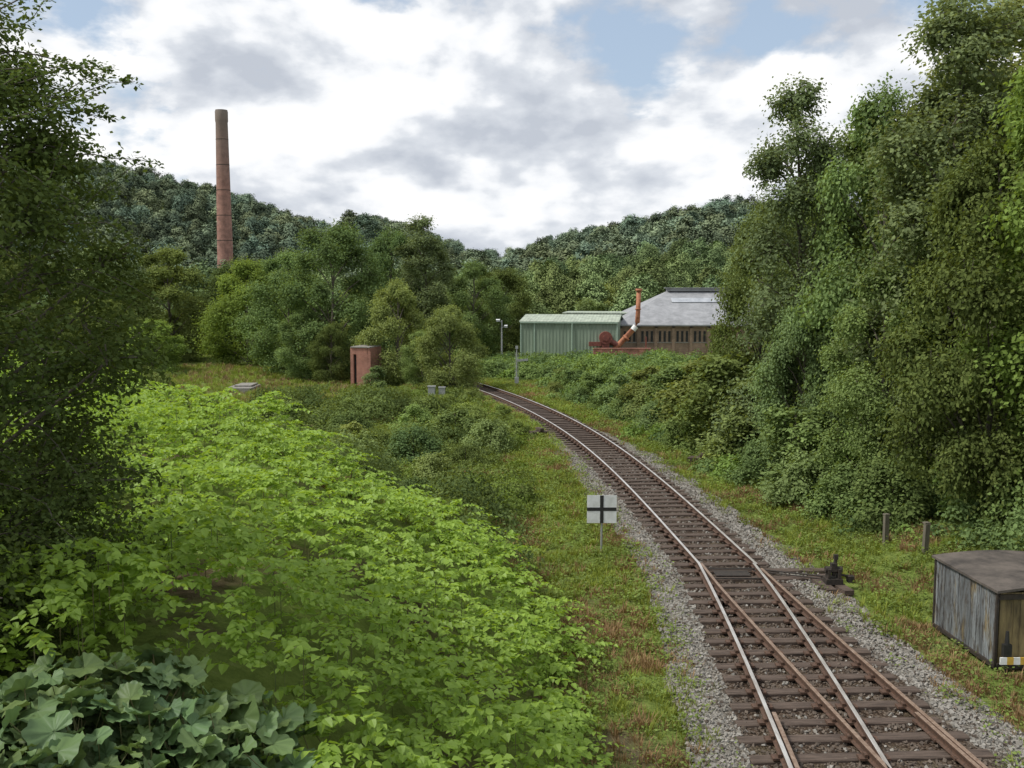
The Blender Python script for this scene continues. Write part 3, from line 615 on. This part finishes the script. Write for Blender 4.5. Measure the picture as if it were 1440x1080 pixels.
MM=[M_bram,M_leafR,M_leafY,M_leafK]
A=[]
for y in np.arange(40,92,1.15):
    x0=float(xm(min(y,75)))+ (3.6 if y<66 else 3.6+(y-66)*.2)
    cap=max(1.0,7.5-101*y/1440)
    for q in range(5):
        x=x0+q*1.5+rng.normal(0,.5); y2=y+rng.normal(0,.6)
        if x>9.5 and y>76: continue
        h=min((.6+.6*q)*rng.uniform(.5,1.4), (cap-float(g(x,y2)))*rng.uniform(.7,1.0))
        A.append((x,y2,max(.6,h*rng.uniform(.4,.65)),h))
for y in np.arange(26,42,.8):
    x0=float(np.interp(y,[26,30,34,42],[12.8,11.3,10.2,8.6]))
    for q in range(3):
        h=(.4+.5*q)*rng.uniform(.5,1.4); A.append((x0+q*1.1+rng.normal(0,.4),y,max(.5,h*.6),h))
for i in range(170):
    x=rng.uniform(-5,20); y=rng.uniform(80,95.5)
    if x<float(xm(y))+3.2 or (x>7 and y>94): continue
    h=rng.uniform(.7,1.5); A.append((x,y,h*1.2,h))
A=np.array(A); shrub_mass('lineside_shrubs',*A.T,rng.choice([0,1,2,3],len(A),p=[.35,.25,.15,.25]),MM,.14,150,3)
n=4600; x=rng.uniform(-34,4,n); y=rng.uniform(22,86,n)
d=xm(y)-x
k=(kedge(x,y)<.3)&(d>np.interp(y,[24,30,38,50,72,84],[6.0,5.2,4.0,2.9,2.4,2.2]))&~((x<-14.5)&(x>-27)&(y>60))&(vnoise(x*.25,y*.25,8)>.2)&~((x>-13.5)&(x<-10.2)&(y>60)&(y<77))&~((np.abs(x+5.1)<1.2)&(y>60)&(y<69))&(rng.uniform(0,1,n)<.36)
x,y,d=x[k],y[k],d[k]; big=fbm(x*.22,y*.22,44); h=np.clip((d-2)*.3,.3,.6)*np.interp(big,[.3,.7],[.5,1.7])*rng.uniform(.4,1.8,len(x))
cap=7.5-146*y/1440-g(x,y); h=np.minimum(h,np.maximum(cap,.35))
mi=np.where(big>.52,rng.choice([0,1,3],len(x),p=[.3,.35,.35]),rng.choice([0,1,2],len(x),p=[.5,.15,.35]))
shrub_mass('bramble_thicket',x,y,h*.7+.3,h,mi,MM,.12,140,4)

# ---------------------------------------------------------------- knotweed
def butter_zone(x,y): return (y < 11.2+(x+2.2)*.42 + .5*(vnoise(x*1.3,y*1.3,2)-.5))&(x<-2.1+.4*(vnoise(y*1.1,x*.3,6)-.5))
dens=23; x0,x1,y0,y1=-24,1.6,5.5,50
n=int((x1-x0)*(y1-y0)*dens); x=rng.uniform(x0,x1,n); y=rng.uniform(y0,y1,n)
edge=kedge(x,y)+.9*(fbm(x*.8,y*.8,3)-.5)
k=(edge>0)&~butter_zone(x,y)&(x>-.60*y-2.)&(rng.uniform(0,1,n)<np.interp(y,[10,20,45],[1,.8,.55]))
x,y,edge=x[k],y[k],edge[k]; n=len(x)
lump=1.2*(fbm(x*.55,y*.55,11)-.5)+.95*(vnoise(x*1.5,y*1.5,12)-.5)
top=g(x,y)+ (1.35+lump)*np.clip(.35+edge*.6,0,1)
dep=rng.uniform(0,1,n)**1.7*1.0
P0=np.stack([x,y,np.maximum(top-dep,g(x,y)+.15)],-1)
az=rng.uniform(0,2*pi,n); dh=nrm(np.stack([np.cos(az)+.25,np.sin(az)-.3,np.zeros(n)],-1)); l=rng.uniform(.35,.85,n)
LN=13; V_=[];F_=[];off=0
up=np.array([0,0,1.]); side=np.cross(up,dh)
for j in range(LN):
    s=(j+.6)/LN; p=P0+dh*(l*s)[:,None]; p[:,2]+=l*(.35*s-.5*s*s)
    sg_=1 if j%2 else -1
    ax=dh.copy() if j==LN-1 else dh*(.45+.5*s)+side*sg_*1.0
    ax=nrm(ax+rng.normal(0,.22,(n,3))); ax[:,2]-=.15
    nr=nrm(up+rng.normal(0,.28,(n,3))+side*sg_*.12+dh*.2*s)
    L=rng.uniform(.085,.17,n)*(1-.45*s*s); v,f=leaf6(p,nrm(ax),nr,L,L*.80)
    V_.append(v);F_.append(f+off);off+=len(v)
ns=n//5; ii=rng.choice(n,ns,False); w=.006
a=P0[ii]-np.array([0,0,.7]); b=P0[ii]; c=P0[ii]+dh[ii]*l[ii][:,None]*.6+np.array([0,0,.03]); sd=side[ii]*w
v=np.stack([a-sd,a+sd,b+sd,b-sd,c+sd,c-sd],1).reshape(-1,3); q=np.arange(ns)[:,None]*6
fs=np.concatenate([q+np.array([[0,1,2,3]]),q+np.array([[3,2,4,5]])])+off; V_.append(v)
add_obj('knotweed_thicket',mesh_np('knotweed_thicket',np.concatenate(V_),[(np.concatenate(F_),0),(fs,1)],[M_knot,M_stem]))
print('knot leaves',n*LN)

# ---------------------------------------------------------------- butterbur
def butter_leaf(seed):
    r=np.random.default_rng(seed); mb=MB(); nA=40; nR=5; V=[];F=[]
    for i in range(nR+1):
        t=i/nR
        for j in range(nA+1):
            a=-pi+.22+ (2*pi-.44)*j/nA
            rad=.24*t*(1+.06*sin(a*9+seed)*(t>.8)+.08*cos(a))*(1.12-.25*(abs(a)>2.6)*(t>.5))
            z=.02*math.cos(a*11)*t**1.3 + .10*t*t*(.8*math.sin(a*1.5+seed)) + .04*t*math.sin(a*3+seed*2) -.02*t-.05*(1-t)
            V.append((rad*cos(a),rad*sin(a),z+r.normal(0,.003)))
    for i in range(nR):
        for j in range(nA): q=i*(nA+1)+j; F.append((q,q+nA+1,q+nA+2,q+1))
    mb.add(V,F,0); mb.tube([(0,0,-.05),(-.04,0,-.35),(-.1,.02,-.75)],[.008,.01,.012],5,1)
    return mb.mesh(f'butterbur_{seed}',[M_butter,M_stem],True)
n=3600; x=rng.uniform(-9,-1.6,n); y=rng.uniform(5.5,12.5,n); k=butter_zone(x,y); x,y=x[k],y[k]; n=len(x)
pz=g(x,y)+.65+rng.uniform(-.4,.3,n)+.4*(vnoise(x,y,21)-.5)
rot=np.stack([rng.normal(0.2,.28,n),rng.normal(0,.28,n),rng.uniform(0,6.28,n)],-1)
scatter('butterbur_patch',np.stack([x,y,pz],-1),[src(f'butterbur_leaf_{i}',butter_leaf(i+1)) for i in range(5)],rng.uniform(.35,.85,n),rot=rot)

# ---------------------------------------------------------------- grass and weeds (one baked mesh)
def grass_mesh(name,x,y,s,vi,nb,h,r):
    n=len(x); ix=np.repeat(np.arange(n),nb); m=len(ix); S=s[ix]; hh=h*S*r.uniform(.4,1.1,m)
    a=r.uniform(0,2*pi,m); b=r.uniform(0,.17,m)*S; dr=np.stack([np.cos(a),np.sin(a),np.zeros(m)],-1); sd=np.stack([-np.sin(a),np.cos(a),np.zeros(m)],-1)*(.0085*S*r.uniform(.7,1.5,m))[:,None]
    base=np.stack([x[ix],y[ix],g(x[ix],y[ix])-.03],-1)+dr*b[:,None]; ln=hh*r.uniform(.1,.8,m)
    p1=base+dr*(ln*.3)[:,None]+np.array([0,0,.6])*hh[:,None]; p2=base+dr*ln[:,None]+np.array([0,0,1.])*hh[:,None]
    V=np.stack([base-sd,base+sd,p1+sd*.9,p1-sd*.9,p2],1).reshape(-1,3); q=np.arange(m)[:,None]*5
    vv=vi[ix]
    return mesh_np(name,V,[(q+np.array([[0,1,2,3]]),vv),(q+np.array([[3,2,4]]),vv)],[M_grass,M_straw])
n=62000; x=rng.uniform(-8,13.5,n); y=rng.uniform(9,80,n)
dl=np.minimum(xl(y),xm(y))-x; dr=x-xm(y); fr=1-.35*sm((y-40)/20)
eN=.6*(vnoise(x*1.1,y*1.1,31)-.5); sparse=rng.exponential(.3,n)*(rng.uniform(0,1,n)<.4)
onleft=(dl>2.0*fr+eN-sparse)&(dl>1.35)&(kedge(x,y)<.8)
onright=(dr>2.15*fr+eN*1.8-sparse*1.5)&(dr>1.35)&(x<np.interp(y,[9,26,34,42,80],[14,13,11.5,10,8]))
k=(onleft|onright)&~((x>9.3)&(x<12)&(y>19.4)&(y<22.4))&~((np.hypot(x-8.0,y-25)<.9)&(rng.uniform(0,1,n)<.9))
k&=(rng.uniform(0,1,n)<np.where(onleft,1,.9)*np.clip(.3+1.4*fbm(x*.5,y*.5,33),0,1))
x,y=x[k],y[k]; n=len(x)
f=fbm(x*.6,y*.6,35)+.42*np.exp(-((x-2.1)**2/.8+(y-15.2)**2/5))+.32*np.exp(-((x-2.0)**2/.6+(y-22.5)**2/6))+.35*np.exp(-((x-8.7)**2/.8+(y-21)**2/6)); u=rng.uniform(0,1,n)
dead=np.where(f>.62,u<.68,u<.07); wd=(~dead)&(u>.62)
s=rng.uniform(.5,1.2,n)*np.interp(y,[10,80],[.85,1.6])
gk=~wd; add_obj('grass',grass_mesh('grass',x[gk],y[gk],s[gk],dead[gk].astype(np.int32),22,.24,rng))
wx,wy,ws=x[wd],y[wd],s[wd]; nb=22; ix=np.repeat(np.arange(len(wx)),nb); m=len(ix)
P=np.stack([wx[ix]+rng.normal(0,.13,m),wy[ix]+rng.normal(0,.13,m),g(wx[ix],wy[ix])+rng.uniform(.02,.24,m)*ws[ix]],-1)
L=.075*ws[ix]*rng.uniform(.6,1.4,m); V,F=leaf4(P,nrm(rng.normal(0,1,(m,3))*np.array([1,1,.3])),nrm(np.array([0,0,1.])+rng.normal(0,.35,(m,3))),L,L*.65)
add_obj('low_weeds',mesh_np('low_weeds',V,[(F,rng.choice([0,1],len(wx))[ix])],[M_bram,M_leafY]))
n=3500; x=rng.uniform(-32,-10,n); y=rng.uniform(54,96,n); add_obj('clearing_grass',grass_mesh('clearing_grass',x,y,rng.uniform(1.0,2.2,n),(rng.uniform(0,1,n)<.3).astype(np.int32),24,.22,rng))

# loose stones, one mesh
n=34000; y=rng.uniform(11,46,n); lo=np.minimum(xl(y),xm(y))-2.25; hi=xm(y)+2.35; x=lo+(hi-lo)*rng.uniform(0,1,n)
inner=(x>np.minimum(xl(y),xm(y))-1.25)&(x<xm(y)+1.25); k=~(inner&(rng.uniform(0,1,n)<.5)); x,y,inner=x[k],y[k],inner[k]; n=len(x)
z=np.where((x-xm(y)>2.0),-.09,-.045)
cube=np.array([(a,b,c) for a in(-1,1) for b in(-1,1) for c in(-1,1)],float)*.024*np.array([1.2,.9,.75])
V=(cube[None]+rng.normal(0,.005,(n,8,3)))*rng.uniform(.5,1.3,n)[:,None,None]
q=nrm(rng.normal(0,1,(n,4))); w_,a_,b_,c_=q.T
Rm=np.stack([1-2*(b_*b_+c_*c_),2*(a_*b_-c_*w_),2*(a_*c_+b_*w_),2*(a_*b_+c_*w_),1-2*(a_*a_+c_*c_),2*(b_*c_-a_*w_),2*(a_*c_-b_*w_),2*(b_*c_+a_*w_),1-2*(a_*a_+b_*b_)],-1).reshape(n,3,3)
V=np.einsum('nij,nkj->nki',Rm,V)+np.stack([x,y,z],-1)[:,None]
fq=np.array([[0,1,3,2],[4,6,7,5],[0,4,5,1],[2,3,7,6],[0,2,6,4],[1,5,7,3]]); F=(np.arange(n)[:,None,None]*8+fq[None]).reshape(-1,4)
mi=np.repeat(np.where(inner,(rng.uniform(0,1,n)<.85),(rng.uniform(0,1,n)<.15)).astype(np.int32),6)
add_obj('loose_ballast',mesh_np('loose_ballast',V.reshape(-1,3),[(F,mi)],[M_stone,M_stoneb]),parent=track)

# ---------------------------------------------------------------- near left hawthorn
hx,hy=-7.5,12.4
haw=make_tree('hawthorn_tree',77,8.5,2.6,.3,80,26,40,.08,M_leafD,'round',sig=.2,trunk=.12,lr_rng=(.2,.34))
o=add_obj('hawthorn_tree',haw,(hx,hy,float(g(hx,hy))-.1),.4)
r=np.random.default_rng(5); mb=MB(); LP=[];LD=[]
for i in range(90):
    z=r.uniform(1.5,8.4); a=r.uniform(-1.6,.9); R0=2.1*math.sqrt(max(.05,1-((z-4)/4.9)**2)); s=np.array([R0*.7*cos(a),R0*.7*sin(a),z]); ln=r.uniform(.7,1.5)
    d=np.array([cos(a),sin(a),r.uniform(-.15,.4)]); pts=[s]
    for q in range(7): d=nrm(d+r.normal(0,.2,3)+np.array([0,0,.0])); pts.append(pts[-1]+d*ln/5)
    pts=np.array(pts); mb.tube(pts,np.linspace(.012,.003,8),4,1,False)
    for q in range(180):
        t=r.uniform(1,7); i0=min(int(t),6); p=pts[i0]+(pts[i0+1]-pts[i0])*(t-i0); LP.append(p+r.normal(0,.10,3)*np.array([1,1,.6])*(1.3-t/8)); LD.append(nrm(r.normal(0,1,3)+d))
LP=np.array(LP);LD=np.array(LD); L=.072*r.uniform(.6,1.2,len(LP)); V,F=leaf4(LP,LD,nrm(np.array([0,0,1.])+r.normal(0,.5,LP.shape)),L,L*.7); mb.add(V,F,0)
so_=add_obj('outer_sprays',mb.mesh('outer_sprays',[M_leafD,M_bark]),parent=o)
so_.rotation_euler=(0,0,-.4)
hb=make_tree('hawthorn_bush',78,4.0,1.9,.0,26,26,34,.08,M_leafD,'bush',trunk=.06,sig=.2,lr_rng=(.24,.36))
add_obj('hawthorn_bush',hb,(-7.6,12.0,float(g(-7.6,12.0))-.1)); add_obj('hawthorn_bush',hb,(-10.4,16.5,float(g(-10.4,16.5))-.1),1.2,1.15); tree('hawthorn_bush',T_R[1],-13.5,18,8.0,3.0)

# ---------------------------------------------------------------- sky, sun, camera
w=bpy.data.worlds.new('World'); sc.world=w; w.use_nodes=True; nt=w.node_tree; nt.nodes.clear()
out=nt.nodes.new('ShaderNodeOutputWorld')
sd=nrm(np.array([-.60,-.12,.80])); el=math.asin(sd[2]); azr=math.atan2(sd[0],sd[1])
sky=N(nt,'ShaderNodeTexSky'); sky.sky_type='NISHITA'; sky.sun_disc=False; sky.sun_elevation=el; sky.sun_rotation=azr
tc=N(nt,'ShaderNodeTexCoord')
def mapn(loc,scl):
    m=N(nt,'ShaderNodeMapping'); m.inputs['Location'].default_value=loc; m.inputs['Scale'].default_value=scl; nt.links.new(tc.outputs['Generated'],m.inputs[0]); return m.outputs[0]
sp=N(nt,'ShaderNodeSeparateXYZ'); nt.links.new(tc.outputs['Generated'],sp.inputs[0]); zc=mth(nt,'MAXIMUM',sp.outputs[2],0.0)
S3=(1,.8,1.9)
nA=noise(nt,mapn((2.6,0,.4),S3),4.2,7,.55,.1); nB=noise(nt,mapn((2.6-.015,0,.4+.06),S3),4.2,4,.54,.1)
nC=noise(nt,mapn((5.1,0,2.4),(1,.8,3.0)),2.4,2,.5)
pen=mth(nt,'MULTIPLY',mth(nt,'MAXIMUM',mth(nt,'SUBTRACT',zc,.15),0.),1.1); pen=mth(nt,'MINIMUM',pen,.09)
cover=mth(nt,'SUBTRACT',nA,pen)
mask=ramp(nt,cover,[(.315,0.),(.375,1.)])
lit=mth(nt,'ADD',mth(nt,'MULTIPLY_ADD',mth(nt,'SUBTRACT',nA,nB),4.6,.5),mth(nt,'MULTIPLY_ADD',nC,1.5,-.68),clamp=True)
ccol=ramp(nt,lit,[(0.1,(.52,.56,.63)),(.42,(.69,.725,.78)),(.60,(.88,.90,.93)),(.82,(1.,1.,1.))])
b1=N(nt,'ShaderNodeBackground'); nt.links.new(mixc(nt,.55,sky.outputs[0],(4.8,5.8,7.1)),b1.inputs[0]); b1.inputs[1].default_value=.12
b2=N(nt,'ShaderNodeBackground'); nt.links.new(ccol,b2.inputs[0]); b2.inputs[1].default_value=1.06
mx=N(nt,'ShaderNodeMixShader'); nt.links.new(mask,mx.inputs[0]); nt.links.new(b1.outputs[0],mx.inputs[1]); nt.links.new(b2.outputs[0],mx.inputs[2]); nt.links.new(mx.outputs[0],out.inputs[0])
sun=bpy.data.lights.new('sun','SUN'); sun.energy=3.6; sun.angle=radians(10); sun.color=(1,.96,.88)
so=bpy.data.objects.new('sun',sun); COL.objects.link(so); so.rotation_euler=Vector(sd).to_track_quat('Z','Y').to_euler()
cam=bpy.data.cameras.new('camera'); cam.lens=36; cam.sensor_width=36; cam.clip_end=6000
co=bpy.data.objects.new('camera',cam); COL.objects.link(co); co.location=(0,0,7.5); co.rotation_euler=(radians(90-5.55),0,0); sc.camera=co
sc.view_settings.view_transform='Standard'; sc.view_settings.look='None'; sc.view_settings.exposure=0
